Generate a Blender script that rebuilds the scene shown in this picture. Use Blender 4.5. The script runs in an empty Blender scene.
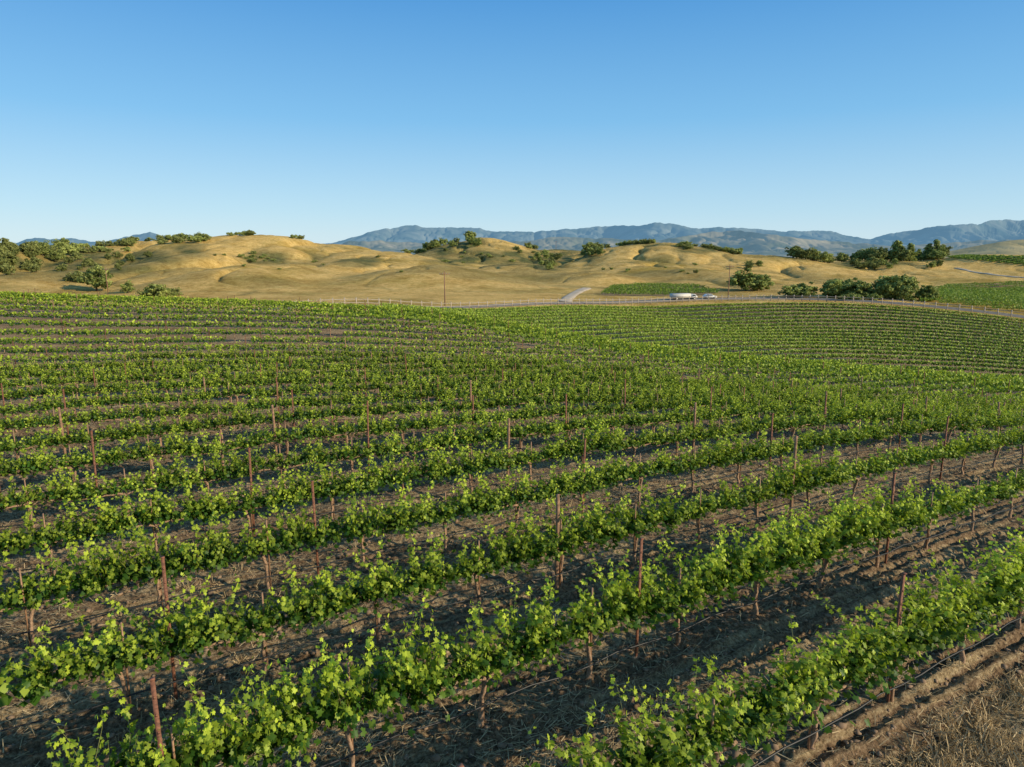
import bpy, math, random
import numpy as np
from mathutils import Vector
random.seed(7); rng=np.random.default_rng(7)
scene=bpy.context.scene
COL=scene.collection
# ------------------------------------------------------------------ camera model
CH=6.0; PITCH=math.radians(10.9); FP=692.0
cP,sP=math.cos(PITCH),math.sin(PITCH)
def ray(px,py):
    u=(px-512)/FP; v=(py-383.5)/FP
    F=cP-v*sP; D=sP+v*cP
    return u/F, D/F          # X per Y, drop per Y
def wpt(px,py,Y):
    a,b=ray(px,py); return (a*Y,Y,CH-b*Y)
def proj(X,Y,z):
    dz=CH-z; f=Y*cP+dz*sP; d=dz*cP-Y*sP
    f=np.where(f<.01,.01,f)
    return 512+FP*X/f, 383.5+FP*d/f
# ------------------------------------------------------------------ noise
def _h(ix,iy,seed):
    n=(ix.astype(np.int64)*374761393+iy.astype(np.int64)*668265263+seed*1442695041)&0xffffffff
    n=((n^(n>>13))*1274126177)&0xffffffff
    n=n^(n>>16)
    return (n&0xffffff)/float(0xffffff)*2-1
def vnoise(x,y,seed=0):
    x=np.asarray(x,float);y=np.asarray(y,float)
    ix=np.floor(x);iy=np.floor(y);fx=x-ix;fy=y-iy
    fx=fx*fx*fx*(fx*(fx*6-15)+10);fy=fy*fy*fy*(fy*(fy*6-15)+10)
    a=_h(ix,iy,seed);b=_h(ix+1,iy,seed);c=_h(ix,iy+1,seed);d=_h(ix+1,iy+1,seed)
    return (a*(1-fx)+b*fx)*(1-fy)+(c*(1-fx)+d*fx)*fy
def fbm(x,y,o=4,seed=0):
    s=0;a=1;t=0
    for i in range(o):
        s=s+a*vnoise(x*2**i+i*17.3,y*2**i-i*9.1,seed+i); t+=a; a*=.5
    return s/t
def sstep(a,b,x):
    t=np.clip((x-a)/(b-a),0,1); return t*t*(3-2*t)
# ------------------------------------------------------------------ terrain
ctrl=[]
for p in [(-10,0,0),(0,0,0),(10,0,0),(-15,10,0),(0,10,0),(12,10,0),(-18,19,-.1),(0,20,-.15),(14,20,-.4),(22,22,-.9),
          (-30,5,0),(30,5,-.5),(-60,20,.4),(60,20,-4),(-90,50,1.6),(-90,90,.2),
          (-100,0,0),(100,0,-4)]: ctrl.append(p)
for p in [(0,303,66),(200,309,68),(440,321,72),(600,349,69),(800,372,62),(1024,393,54),(-150,299,64),
          (440,311,140),(370,307,128),(560,306,165),(700,302,188),(860,304,177),(1024,320,155),
          (800,350,124),(950,365,112),(700,325,158),(600,325,140),(1024,375,104),(1150,345,135),(880,330,148),
          (60,382,35),(250,382,36),(430,386,37),(60,403,28.5),(250,403,29),(430,407,29.5),(60,346,46.5),(250,346,49),(430,356,50)]:
    ctrl.append(wpt(*p))
def colz(px,Y,z):
    a,_=ray(px,350); ctrl.append((a*Y,Y,z))
colz(1000,32,-2.4);colz(800,40,-2.9);colz(800,82,-10.4);colz(800,100,-12.2);colz(1024,70,-11);colz(1024,86,-13.3);colz(600,90,-8.4);colz(600,110,-10.3);colz(440,94,-5.4)
colz(0,88,-1.6);colz(200,88,-2.2);colz(0,130,-5);colz(250,130,-5);colz(0,200,-8);colz(250,200,-7);colz(440,200,-6.5)
colz(0,300,-9);colz(250,300,-8);colz(512,300,-8);colz(760,300,-8);colz(1024,260,-11)
colz(0,600,-12);colz(400,600,-12);colz(800,600,-12);colz(1024,600,-13);colz(1300,300,-13);colz(1300,600,-14);colz(-300,300,-10);colz(-300,600,-10)
C=np.array(ctrl)
S=100.0
def U(r2): return np.where(r2>1e-12,.5*r2*np.log(r2+1e-20),0)
n=len(C); P=C[:,:2]/S
K=U(((P[:,None]-P[None])**2).sum(-1))+np.eye(n)*3e-4
Q=np.c_[np.ones(n),P]
A=np.block([[K,Q],[Q.T,np.zeros((3,3))]])
W=np.linalg.solve(A,np.r_[C[:,2],0,0,0])
def tps(X,Y):
    x=np.clip(X,-450,520)/S; y=np.clip(Y,-15,650)/S
    z=W[n]+W[n+1]*x+W[n+2]*y
    for i in range(n):
        z=z+W[i]*U((x-P[i,0])**2+(y-P[i,1])**2)
    return z
MO=[(250,236,450,105,75),(60,251,470,70,60),(150,236,540,55,60),(-60,238,420,70,70),(480,237,580,52,70),(395,256,420,60,65),
    (650,242,500,70,75),(560,249,620,50,60),(770,256,450,55,55),(880,259,540,70,60),(1010,252,520,60,70),
    (330,261,335,65,50),(640,266,370,55,42),(200,261,335,46,45),(520,268,370,46,50),(840,272,390,70,45),(1150,248,560,90,80),(340,245,520,50,60),(980,276,340,50,40),
    (430,275,270,60,36),(250,275,262,60,36),(700,275,300,45,30),(60,277,275,60,36),(590,279,290,36,28),(2,247,350,24,30)]
MW=[]
for px,py,Y,w,sy in MO:
    x,y,z=wpt(px,py,Y); MW.append((x,y,z+9.5,w/FP*Y,sy))
def gull(X,Y):
    g1=np.abs(vnoise(X/58+.35*vnoise(X/30,Y/30,5),Y/115,11))
    g2=np.abs(vnoise(X/25+.4*vnoise(X/15,Y/15,6),Y/60,12))
    return g1,g2
def terr(X,Y):
    X=np.asarray(X,float);Y=np.asarray(Y,float)
    z=tps(X,Y)
    h=0
    for x,y,a,sx,sy in MW:
        g=a*np.exp(-((X-x)**2/(2*sx*sx)+(Y-y)**2/(2*sy*sy)))
        h=h+g**4
    h=h**.25
    m=(.35+.65*sstep(.6,8,h))*sstep(200,255,Y)
    h=h*sstep(188,240,Y)
    g1,g2=gull(X,Y)
    z=z+h+m*(-4.2*np.exp(-g1*7)+1.4-1.4*np.exp(-g2*8)+.4+.8*fbm(X/50,Y/50,3,21))
    z=z+.5*fbm(X/7,Y/7,4,31)*sstep(205,300,Y)
    far=sstep(650,1100,Y)
    return z*(1-far)+far*(-22+2*fbm(X/300,Y/300,3,3))
# vine row curves: Y = c(k) + s(k) X, rows swing round the hillside
kt=np.linspace(-5,60,1301)
st_=.19+.41*(1-sstep(1.5,22,kt)); dct=2.86+.12*sstep(3,8,kt)-.28*sstep(13,20,kt)
ct=np.concatenate([[0],np.cumsum((dct[1:]+dct[:-1])/2*(kt[1]-kt[0]))]); ct=ct-np.interp(0,kt,ct)+8.05
def rowY(k,X): return np.interp(k,kt,ct)+np.interp(k,kt,st_)*np.clip(X,-60,60)+.2*(X-np.clip(X,-60,60))
def rowS(k): return float(np.interp(k,kt,st_))
def rowcoord(X,Y):
    lo=np.full(np.shape(X),-5.0);hi=np.full(np.shape(X),60.0)
    for _ in range(18):
        mid=(lo+hi)/2; b=rowY(mid,X)<Y; lo=np.where(b,mid,lo); hi=np.where(b,hi,mid)
    return (lo+hi)/2
RD=np.array([.8575,.5145])
_pc=np.array([-400,0,200,440,600,800,1024,1400]); _yc=np.array([62,66,68,72,69,62,54,45.])
def ycrest(X,Y):
    px=512+FP*X/np.maximum(Y,1)*.99
    return np.interp(px,_pc,_yc)
FX=np.array([-60,-40,-15,11.5,51.6,88,115,140]);FY=np.array([112,123,140,165,188,177,155,126.])
pf=np.polyfit(FX,FY,4)
def yfence(X): 
    X=np.asarray(X,float)
    return np.polyval(pf,np.clip(X,-60,140))
def detail(X,Y):
    r=np.hypot(X,Y); out=np.zeros(np.shape(X)); q=(r<80)&(np.abs(X)<75)
    X=X[q];Y=Y[q];r=r[q]
    rc=rowcoord(X,Y); f=rc-np.round(rc); s=f*2.5
    a=X*RD[0]+Y*RD[1]
    m=1-sstep(45,75,r)
    z=.10*np.exp(-(s/.38)**2)
    for c in (-.72,.72): z=z-.07*np.exp(-((s-c)/.16)**2)
    z=z+.05*np.cos(s*2*math.pi/.27)*np.exp(-(s/1.0)**8)*(.6+.4*vnoise(a/1.5,rc*3,8))
    z=z+.04*fbm(X*1.6,Y*1.6,3,41)+.045*np.abs(fbm(X*5,Y*5,3,42))+.03*vnoise(a*1.8,s*12,43)+.02*vnoise(X*9,Y*9,44)
    out[q]=z*m
    return out
def px_in(poly,px,py):
    inside=np.zeros(px.shape,bool); m=len(poly); j=m-1
    for i in range(m):
        xi,yi=poly[i];xj,yj=poly[j]
        c=((yi>py)!=(yj>py))&(px<(xj-xi)*(py-yi)/(yj-yi+1e-9)+xi)
        inside^=c; j=i
    return inside
PATCH=[[(600,295),(612,286),(640,284),(695,285),(722,292),(690,298),(620,298)],
       [(915,294),(950,284),(1024,282),(1200,282),(1200,330),(1024,317),(925,305)],
       [(945,257),(965,255),(1024,256),(1200,257),(1200,266),(1024,265)]]
# ------------------------------------------------------------------ mesh helpers
def mk(name,verts,faces,mats=(),matidx=None,attrs=None,smooth=False):
    me=bpy.data.meshes.new(name)
    verts=np.asarray(verts,np.float32).reshape(-1,3); faces=np.asarray(faces,np.int32)
    k=faces.shape[1]; F=len(faces)
    me.vertices.add(len(verts)); me.vertices.foreach_set('co',verts.ravel())
    me.loops.add(F*k); me.loops.foreach_set('vertex_index',faces.ravel())
    me.polygons.add(F); me.polygons.foreach_set('loop_start',np.arange(0,F*k,k,dtype=np.int32))
    try: me.polygons.foreach_set('loop_total',np.full(F,k,np.int32))
    except Exception: pass
    for m in mats: me.materials.append(m)
    if matidx is not None: me.polygons.foreach_set('material_index',np.asarray(matidx,np.int32))
    if smooth: me.polygons.foreach_set('use_smooth',np.ones(F,bool))
    me.update(calc_edges=True)
    if attrs:
        for an,av in attrs.items():
            at=me.attributes.new(an,'FLOAT','POINT'); at.data.foreach_set('value',np.asarray(av,np.float32))
    return me
class MB:
    def __init__(s): s.v=[];s.f=[];s.m=[];s.t=[];s.n=0
    def add(s,v,f,mat=0,tint=0.0):
        v=np.asarray(v,float).reshape(-1,3); f=np.asarray(f,int)
        if f.shape[1]==4: f=np.vstack([f[:,[0,1,2]],f[:,[0,2,3]]])
        s.v.append(v); s.f.append(f+s.n); s.m.append(np.full(len(f),mat)); s.t.append(np.broadcast_to(np.asarray(tint,float),(len(v),)))
        s.n+=len(v)
    def mesh(s,name,mats,smooth=False):
        return mk(name,np.vstack(s.v),np.vstack(s.f),mats,np.concatenate(s.m),{'tint':np.concatenate(s.t)},smooth)
def tube(pts,rad,n=6,cap=True):
    pts=np.asarray(pts,float); m=len(pts); V=[];F=[]
    rad=np.broadcast_to(np.asarray(rad,float),(m,))
    for i in range(m):
        d=pts[min(i+1,m-1)]-pts[max(i-1,0)]; d=d/(np.linalg.norm(d)+1e-9)
        a=np.array([1,0,0.]) if abs(d[0])<.8 else np.array([0,1.,0])
        x=np.cross(d,a); x/=np.linalg.norm(x); y=np.cross(d,x)
        for j in range(n):
            t=2*math.pi*j/n; V.append(pts[i]+rad[i]*(x*math.cos(t)+y*math.sin(t)))
    for i in range(m-1):
        for j in range(n):
            F.append((i*n+j,i*n+(j+1)%n,(i+1)*n+(j+1)%n,(i+1)*n+j))
    if cap:
        V.append(pts[-1]); c=len(V)-1
        for j in range(n): F.append(((m-1)*n+j,(m-1)*n+(j+1)%n,c,c))
        V.append(pts[0]); c=len(V)-1
        for j in range(n): F.append(((j+1)%n,j,c,c))
    F=np.array(F)
    T=np.vstack([F[:,[0,1,2]],F[F[:,2]!=F[:,3]][:,[0,2,3]]])
    return np.array(V),T
def box(cx,cy,cz,sx,sy,sz):
    V=np.array([(x,y,z) for x in (-.5,.5) for y in (-.5,.5) for z in (-.5,.5)])*[sx,sy,sz]+[cx,cy,cz]
    F=[(0,1,3,2),(4,6,7,5),(0,4,5,1),(2,3,7,6),(0,2,6,4),(1,5,7,3)]
    return V,np.array(F)
def norm(a): return a/(np.linalg.norm(a,axis=-1,keepdims=True)+1e-9)
def place(T,c,nm,tip,size):
    nm=norm(nm); y=norm(tip-(tip*nm).sum(-1,keepdims=True)*nm); x=np.cross(y,nm)
    s=size[:,None,None]
    return c[:,None,:]+s*(T[None,:,0:1]*x[:,None]+T[None,:,1:2]*y[:,None]+T[None,:,2:3]*nm[:,None])
_o=[(0,1),(25,.6),(52,.9),(82,.58),(112,.8),(152,.72),(180,.2),(-152,.72),(-112,.8),(-82,.58),(-52,.9),(-25,.6)]
LT=[(0,0,.0)]+[(r*math.sin(math.radians(a)),r*math.cos(math.radians(a))+.0,-.22*abs(r*math.sin(math.radians(a)))-.12*max(0,r*math.cos(math.radians(a)))) for a,r in _o]
LT=np.array(LT); LF=np.array([(0,1+i,1+(i+1)%12) for i in range(12)])
QT=np.array([(0,-.9,0),(.75,-.1,-.12),(0,1,-.1),(-.75,.05,-.12)]); QF=np.array([(0,1,2),(0,2,3)])
def leafadd(mb,T,TF,c,nm,tip,size,tint,mat=0):
    v=place(T,c,nm,tip,size); N,k,_=v.shape
    f=(TF[None]+np.arange(N)[:,None,None]*k).reshape(-1,3)
    mb.add(v.reshape(-1,3),f,mat,np.repeat(tint,k))
def newobj(name,me,kind=None,label=None,cat=None,group=None,parent=None,loc=None):
    o=bpy.data.objects.new(name,me); COL.objects.link(o)
    if kind:o['kind']=kind
    if label:o['label']=label
    if cat:o['category']=cat
    if group:o['group']=group
    if parent:o.parent=parent
    if loc is not None:o.location=loc
    return o
# ------------------------------------------------------------------ materials
def nmat(name):
    m=bpy.data.materials.new(name); m.use_nodes=True; nt=m.node_tree; nt.nodes.clear()
    out=nt.nodes.new('ShaderNodeOutputMaterial'); return m,nt,out
def N(nt,t,**kw):
    x=nt.nodes.new(t)
    for k,v in kw.items(): setattr(x,k,v)
    return x
def ramp(nt,src,stops):
    r=N(nt,'ShaderNodeValToRGB'); e=r.color_ramp.elements
    while len(e)<len(stops): e.new(.5)
    for i,(p,c) in enumerate(stops): e[i].position=p; e[i].color=(*c,1)
    nt.links.new(src,r.inputs[0]); return r.outputs[0]
def noise(nt,vec,scale,detail=4,rough=.55):
    x=N(nt,'ShaderNodeTexNoise'); x.inputs['Scale'].default_value=scale; x.inputs['Detail'].default_value=detail; x.inputs['Roughness'].default_value=rough
    if vec is not None: nt.links.new(vec,x.inputs['Vector'])
    return x.outputs['Fac']
def mix(nt,f,a,b,mode='MIX'):
    x=N(nt,'ShaderNodeMix'); x.data_type='RGBA'; x.blend_type=mode
    for s,v in ((x.inputs[0],f),(x.inputs[6],a),(x.inputs[7],b)):
        if hasattr(v,'links'): nt.links.new(v,s)
        elif isinstance(v,(int,float)): s.default_value=v
        else: s.default_value=(*v,1)
    return x.outputs[2]
def simple(name,col,rough=.8,nscale=None,var=.35,metal=0,coords='Object',bump=0):
    m,nt,out=nmat(name); b=N(nt,'ShaderNodeBsdfPrincipled'); b.inputs['Roughness'].default_value=rough; b.inputs['Metallic'].default_value=metal
    if nscale:
        tc=N(nt,'ShaderNodeTexCoord'); f=noise(nt,tc.outputs[coords],nscale)
        c=ramp(nt,f,[(.3,[x*(1-var) for x in col]),(.7,[min(1,x*(1+var)) for x in col])]); nt.links.new(c,b.inputs['Base Color'])
        if bump:
            bp=N(nt,'ShaderNodeBump'); bp.inputs['Strength'].default_value=bump; bp.inputs['Distance'].default_value=.02; nt.links.new(f,bp.inputs['Height']); nt.links.new(bp.outputs[0],b.inputs['Normal'])
    else: b.inputs['Base Color'].default_value=(*col,1)
    nt.links.new(b.outputs[0],out.inputs[0]); return m
def leafmat(name,dark,light,tdark,tlight,trans=.4,rough=.5,spec=.3):
    m,nt,out=nmat(name)
    at=N(nt,'ShaderNodeAttribute',attribute_name='tint')
    oi=N(nt,'ShaderNodeObjectInfo')
    c=ramp(nt,at.outputs['Fac'],[(0,dark),(1,light)])
    c2=ramp(nt,at.outputs['Fac'],[(0,tdark),(1,tlight)])
    hs=N(nt,'ShaderNodeHueSaturation')
    mr=N(nt,'ShaderNodeMapRange'); mr.inputs[3].default_value=.85; mr.inputs[4].default_value=1.18
    nt.links.new(oi.outputs['Random'],mr.inputs[0]); nt.links.new(mr.outputs[0],hs.inputs['Value']); nt.links.new(c,hs.inputs['Color'])
    b=N(nt,'ShaderNodeBsdfPrincipled'); b.inputs['Roughness'].default_value=rough; b.inputs['Specular IOR Level'].default_value=spec
    nt.links.new(hs.outputs[0],b.inputs['Base Color'])
    t=N(nt,'ShaderNodeBsdfTranslucent'); nt.links.new(c2,t.inputs['Color'])
    mx=N(nt,'ShaderNodeMixShader'); mx.inputs[0].default_value=trans
    nt.links.new(b.outputs[0],mx.inputs[1]); nt.links.new(t.outputs[0],mx.inputs[2]); nt.links.new(mx.outputs[0],out.inputs[0]); return m
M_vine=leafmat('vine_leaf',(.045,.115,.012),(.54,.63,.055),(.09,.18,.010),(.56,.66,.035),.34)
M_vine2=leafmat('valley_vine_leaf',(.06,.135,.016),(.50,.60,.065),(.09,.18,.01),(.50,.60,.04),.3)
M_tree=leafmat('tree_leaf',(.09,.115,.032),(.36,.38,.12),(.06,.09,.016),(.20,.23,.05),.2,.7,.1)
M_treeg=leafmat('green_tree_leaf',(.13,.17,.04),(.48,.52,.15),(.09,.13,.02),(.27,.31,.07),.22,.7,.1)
M_cane=simple('green_cane',(.2,.2,.05),.6,30)
M_bark=simple('vine_bark',(.32,.20,.12),.95,40,.5,bump=.6)
M_tbark=simple('tree_bark',(.12,.09,.06),.95,3,.4)
M_rust=simple('rusty_steel',(.20,.08,.042),.75,25,.5,.1)
M_wood=simple('weathered_wood',(.28,.16,.09),.9,18,.4,bump=.3)
M_hose=simple('black_hose',(.02,.02,.02),.5)
M_stake=simple('stake_metal',(.32,.18,.10),.6,20,.4,.1)
M_straw=leafmat('dry_straw',(.28,.20,.10),(.78,.60,.34),(.2,.15,.07),(.4,.3,.15),.2,.8,.1)
M_clod=simple('soil_clod',(.25,.165,.10),.95,6,.4)
M_white=simple('white_paint',(.78,.78,.76),.35)
M_beige=simple('beige_paint',(.60,.57,.51),.6)
M_glass=simple('dark_glass',(.03,.04,.05),.08)
M_tyre=simple('tyre_rubber',(.02,.02,.02),.8)
M_rim=simple('alloy_rim',(.5,.5,.5),.3,metal=.8)
M_grey=simple('grey_trim',(.12,.12,.12),.6)
M_red=simple('red_lamp',(.4,.02,.02),.3)
M_asph=simple('asphalt',(.22,.19,.16),.9,1.2,.2)
M_dirt=simple('pale_dirt',(.50,.40,.28),.95,.4,.2)
M_ins=simple('insulator',(.3,.3,.32),.3)
def groundmat():
    m,nt,out=nmat('ground_soil_grass')
    tc=N(nt,'ShaderNodeTexCoord'); P_=tc.outputs['Object']
    mp=N(nt,'ShaderNodeMapping'); mp.inputs['Rotation'].default_value=(0,0,math.radians(-31)); nt.links.new(P_,mp.inputs[0])
    mp2=N(nt,'ShaderNodeMapping'); mp2.inputs['Scale'].default_value=(.22,6,1); nt.links.new(mp.outputs[0],mp2.inputs[0])
    streak=noise(nt,mp2.outputs[0],1.2,6,.65)
    fine=noise(nt,P_,16,8,.75)
    med=noise(nt,P_,1.1,5,.6)
    soil=ramp(nt,fine,[(.35,(.055,.032,.018)),(.5,(.21,.135,.075)),(.66,(.42,.285,.165))])
    straw=ramp(nt,fine,[(.35,(.15,.10,.05)),(.5,(.47,.345,.18)),(.66,(.78,.62,.36))])
    sm=mix(nt,.28,streak,med)
    sf=ramp(nt,sm,[(.47,(0,0,0)),(.58,(1,1,1))])
    at2=N(nt,'ShaderNodeAttribute',attribute_name='straw')
    add=N(nt,'ShaderNodeMath',operation='ADD',use_clamp=True); nt.links.new(sf,add.inputs[0]); nt.links.new(at2.outputs['Fac'],add.inputs[1])
    mul=N(nt,'ShaderNodeMath',operation='MULTIPLY'); nt.links.new(add.outputs[0],mul.inputs[0]); mul.inputs[1].default_value=.75
    s1=mix(nt,mul.outputs[0],soil,straw)
    g1=noise(nt,P_,.02,6,.6); g2=noise(nt,P_,.45,9,.88); g4=noise(nt,P_,.09,5,.65)
    gold=ramp(nt,g2,[(.34,(.32,.185,.05)),(.44,(.68,.43,.125)),(.56,(.88,.60,.21)),(.68,(.96,.74,.34))])
    gm=ramp(nt,g1,[(.36,(.62,.64,.46)),(.49,(1,1,1)),(.7,(1.0,.95,.84))])
    gm2=ramp(nt,g4,[(.35,(.74,.70,.60)),(.56,(1,1,1))])
    gold=mix(nt,1.0,gold,gm,'MULTIPLY'); gold=mix(nt,1.0,gold,gm2,'MULTIPLY')
    at3=N(nt,'ShaderNodeAttribute',attribute_name='scrub_shade')
    sc=ramp(nt,g2,[(.38,(.04,.055,.018)),(.62,(.22,.21,.07))])
    gold=mix(nt,at3.outputs['Fac'],gold,sc)
    at=N(nt,'ShaderNodeAttribute',attribute_name='soil')
    col=mix(nt,at.outputs['Fac'],gold,s1)
    b=N(nt,'ShaderNodeBsdfPrincipled'); b.inputs['Roughness'].default_value=.95; b.inputs['Specular IOR Level'].default_value=.1
    nt.links.new(col,b.inputs['Base Color'])
    bp=N(nt,'ShaderNodeBump'); bp.inputs['Strength'].default_value=1; bp.inputs['Distance'].default_value=.06; nt.links.new(fine,bp.inputs['Height'])
    bp2=N(nt,'ShaderNodeBump'); bp2.inputs['Strength'].default_value=.9; bp2.inputs['Distance'].default_value=1.0; nt.links.new(g2,bp2.inputs['Height'])
    nm=N(nt,'ShaderNodeMix'); nm.data_type='VECTOR'; nt.links.new(at.outputs['Fac'],nm.inputs[0]); nt.links.new(bp2.outputs[0],nm.inputs[4]); nt.links.new(bp.outputs[0],nm.inputs[5])
    nt.links.new(nm.outputs[1],b.inputs['Normal'])
    nt.links.new(b.outputs[0],out.inputs[0]); return m
M_ground=groundmat()
# ------------------------------------------------------------------ terrain mesh
def geo(a,b,r):
    k=int(math.log(b/a)/math.log(r)); return a*np.exp(np.linspace(0,math.log(b/a),k,endpoint=False))
R=np.concatenate([geo(.3,4.5,1.05),geo(4.5,32,1.0045),geo(32,130,1.009),geo(130,900,1.0065),geo(900,12000,1.08),[12000]])
AZ=np.radians(np.concatenate([np.arange(-110,-43,.8),np.arange(-43,43,.11),np.arange(43,110.1,.8)]))
RR,AA=np.meshgrid(R,AZ,indexing='ij')
X=(RR*np.sin(AA)).ravel();Y=(RR*np.cos(AA)).ravel()
Z=terr(X,Y)+detail(X,Y)
nr,na=RR.shape
idx=np.arange(nr*na).reshape(nr,na)
F=np.stack([idx[:-1,:-1],idx[1:,:-1],idx[1:,1:],idx[:-1,1:]],-1).reshape(-1,4)[:, ::-1]
yc=ycrest(X,Y)
soil=np.where(Y<yc+10,1.0,0.0)
f2=(Y>=yc+10)&(Y<yfence(X)-4)&(X>-26)&(X<180)
soil=np.where(f2,.95,soil)
pxv,pyv=proj(X,Y,Z)
farm=Y>200
for pg in PATCH[:2]:
    soil=np.where(farm&(Y<700)&px_in(pg,pxv,pyv),.8,soil)
near=(np.hypot(X,Y)<80)
sx_=np.full(X.shape,5.5); sx_[near]=rowcoord(X[near],Y[near])
rr_=sx_-np.round(sx_); strawv=.5*np.exp(-((np.abs(rr_)*2.5-.85)/.25)**2)*(.6+.8*vnoise(X/2.2,Y/2.2,77))-.12
strawv=strawv+.9*sstep(-1.2,-1.5,sx_)
SCR_SHADE=[(262,258,26,7),(545,264,24,10),(60,260,85,14),(100,268,70,13),(12,260,48,18),(450,248,52,11),(145,262,44,13),(500,258,46,10),(870,264,40,5),(835,254,60,7),(700,250,30,4),(590,254,14,10),(460,260,40,6),(190,250,20,6),(360,262,24,5),(560,250,34,8)]  # brush patches; the left gully entry also paints its shade into the ground
scr_shade=np.zeros_like(X)
wob=1+.5*fbm(X/18,Y/18,3,55)
for cx,cy,wx,wy in SCR_SHADE:
    scr_shade=np.maximum(scr_shade,np.exp(-(((pxv-cx)/(wx*wob))**2+((pyv-cy)/(wy*wob))**2)**2))
scr_shade=scr_shade*farm*(.85+.5*fbm(X/10,Y/10,2,57))
scr_shade=np.maximum(scr_shade, sstep(.15,.42,fbm(X/70,Y/50,4,91))*.45*farm)
g1_,g2_=gull(X,Y); brk=.55+.9*fbm(X/22,Y/22,3,66)
scr_shade=np.maximum(scr_shade,farm*np.clip(brk,0,1)*(.85*np.exp(-g1_*13)+.4*np.exp(-g2_*12)))  # gully brush; its colour also paints crease shade so the folds read
scr_shade=np.where(farm&(Y<700)&px_in(PATCH[2],pxv,pyv),1,scr_shade)
me=mk('ground',np.c_[X,Y,Z],F,[M_ground],None,{'soil':soil,'straw':np.clip(strawv,-.5,1),'scrub_shade':np.clip(scr_shade,0,1)},True)
newobj('ground',me,kind='structure',label='brown vineyard soil rising into golden dry grass hills')
# visible-ground lookup
_Y=np.concatenate([np.arange(120,260,1.0),np.arange(260,800,1.5)])
_cache={}
def ground_at(px,py,ymin=120):
    a,_=ray(px,260)
    Xs=a*_Y; 
    k=int(px)
    if k not in _cache:
        zz=terr(Xs,_Y); _cache[k]=(zz,proj(Xs,_Y,zz)[1])
    zz,pp=_cache[k]
    ok=np.where((_Y>=ymin))[0]
    run=np.minimum.accumulate(pp[ok])
    hit=np.where(run<=py)[0]
    j=ok[hit[0]] if len(hit) else ok[int(np.argmin(pp[ok]))]
    Yb=_Y[j]; Xb=ray(px,py)[0]*Yb
    return Xb,Yb,float(terr(np.array([Xb]),np.array([Yb]))[0])
# ------------------------------------------------------------------ grapevines
def rnd3(N): return rng.normal(size=(N,3))
def vine_foliage(seed,vig=1.0,compact=False):
    r=np.random.default_rng(seed); mb=MB()
    cs=[];ns=[];tp=[];sz=[];ti=[]
    nsh=int(r.integers(48,56)*vig*(1.05 if compact else 1.25))
    for i in range(nsh):
        a=(i+.5)/nsh*1.96-.98+r.normal(0,.05); side=r.choice([-1,1])
        tall=r.random()<(.14 if compact else .30)
        p=np.array([a,r.normal(0,.045),.77+r.normal(0,.025)])
        lean=abs(r.normal(0,.58 if compact else .68)) if not tall else abs(r.normal(0,.16))
        d=norm(np.array([r.normal(0,.3),side*lean,1.0]))
        L=(r.uniform(.22,.44) if compact else r.uniform(.28,.54)) if not tall else (r.uniform(.44,.72) if compact else r.uniform(.62,1.02))
        st=.036; nn=int(L/st); pts=[p.copy()]
        for k in range(nn):
            d=norm(d+np.array([r.normal(0,.09),r.normal(0,.09),-.02-(.05*(k/nn) if not tall else .0)]))
            p=p+d*st; pts.append(p.copy())
            f=k/nn
            for q in range(2 if r.random()<.5 else 1):
                off=norm(r.normal(size=3)+np.array([0,side*.4,.1]))*r.uniform(.025,.078)
                c=p+off; s=(.056-.030*f**1.5)*r.uniform(.7,1.25)
                cs.append(c); out=np.array([0,c[1]*2.2,0])
                ns.append(np.array([0,0,.4])+out+r.normal(size=3)*.65)
                tp.append(off+np.array([0,0,-.06])+r.normal(size=3)*.03); sz.append(s)
                ti.append(np.clip(.02+.6*f**1.5+.9*(c[2]-(.85 if compact else .93))+r.normal(0,.14),0,1))  # young tips lighter; height term paints lit tops and shaded lower leaves
        v,t=tube(pts[::2] if len(pts)>5 else pts,np.linspace(.0045,.002,len(pts[::2] if len(pts)>5 else pts)),4)
        mb.add(v,t,1,.3)
    nf=int((240 if compact else 310)*vig)
    for i in range(nf):
        c=np.array([r.uniform(-1,1),r.normal(0,.14 if compact else .16),r.normal(.84,.075 if compact else .09)])
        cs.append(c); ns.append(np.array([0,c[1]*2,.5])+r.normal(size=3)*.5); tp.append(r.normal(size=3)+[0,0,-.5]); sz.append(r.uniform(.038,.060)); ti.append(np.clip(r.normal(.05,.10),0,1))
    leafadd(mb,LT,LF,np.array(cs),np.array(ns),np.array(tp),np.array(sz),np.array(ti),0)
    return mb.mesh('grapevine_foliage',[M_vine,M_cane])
def vine_trunk(seed):
    r=np.random.default_rng(seed); mb=MB()
    pts=[(0,0,-.08)]; x=y=0
    for z in np.linspace(.05,.72,8):
        x+=r.normal(0,.012); y+=r.normal(0,.012); pts.append((x,y,z))
    v,t=tube(pts,[.045,.036,.03,.028,.027,.026,.027,.03,.034],7); v+=r.normal(0,.003,v.shape); mb.add(v,t,0,0)
    for sgn in (-1,1):
        c=[(x,y,.70)]
        for k in range(1,8): c.append((x+sgn*.12*k,y+r.normal(0,.012),.74+r.normal(0,.012)))
        v,t=tube(c,np.linspace(.026,.013,8),6); v+=r.normal(0,.002,v.shape); mb.add(v,t,0,0)
    return mb.mesh('grapevine_trunk',[M_bark])
def stake_mesh():
    mb=MB(); v,t=tube([(0.045,0.01,-.1),(.045,.01,1.0),(.045,.01,1.28)],[.014,.014,.013],6); mb.add(v,t)
    v,t=tube([(-.02,.0,.55),(.0,.04,.555),(.06,.03,.555),(.06,-.02,.55),(0,-.04,.55),(-.02,0,.55)],.004,4); mb.add(v,t)
    return mb.mesh('stake',[M_stake])
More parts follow.
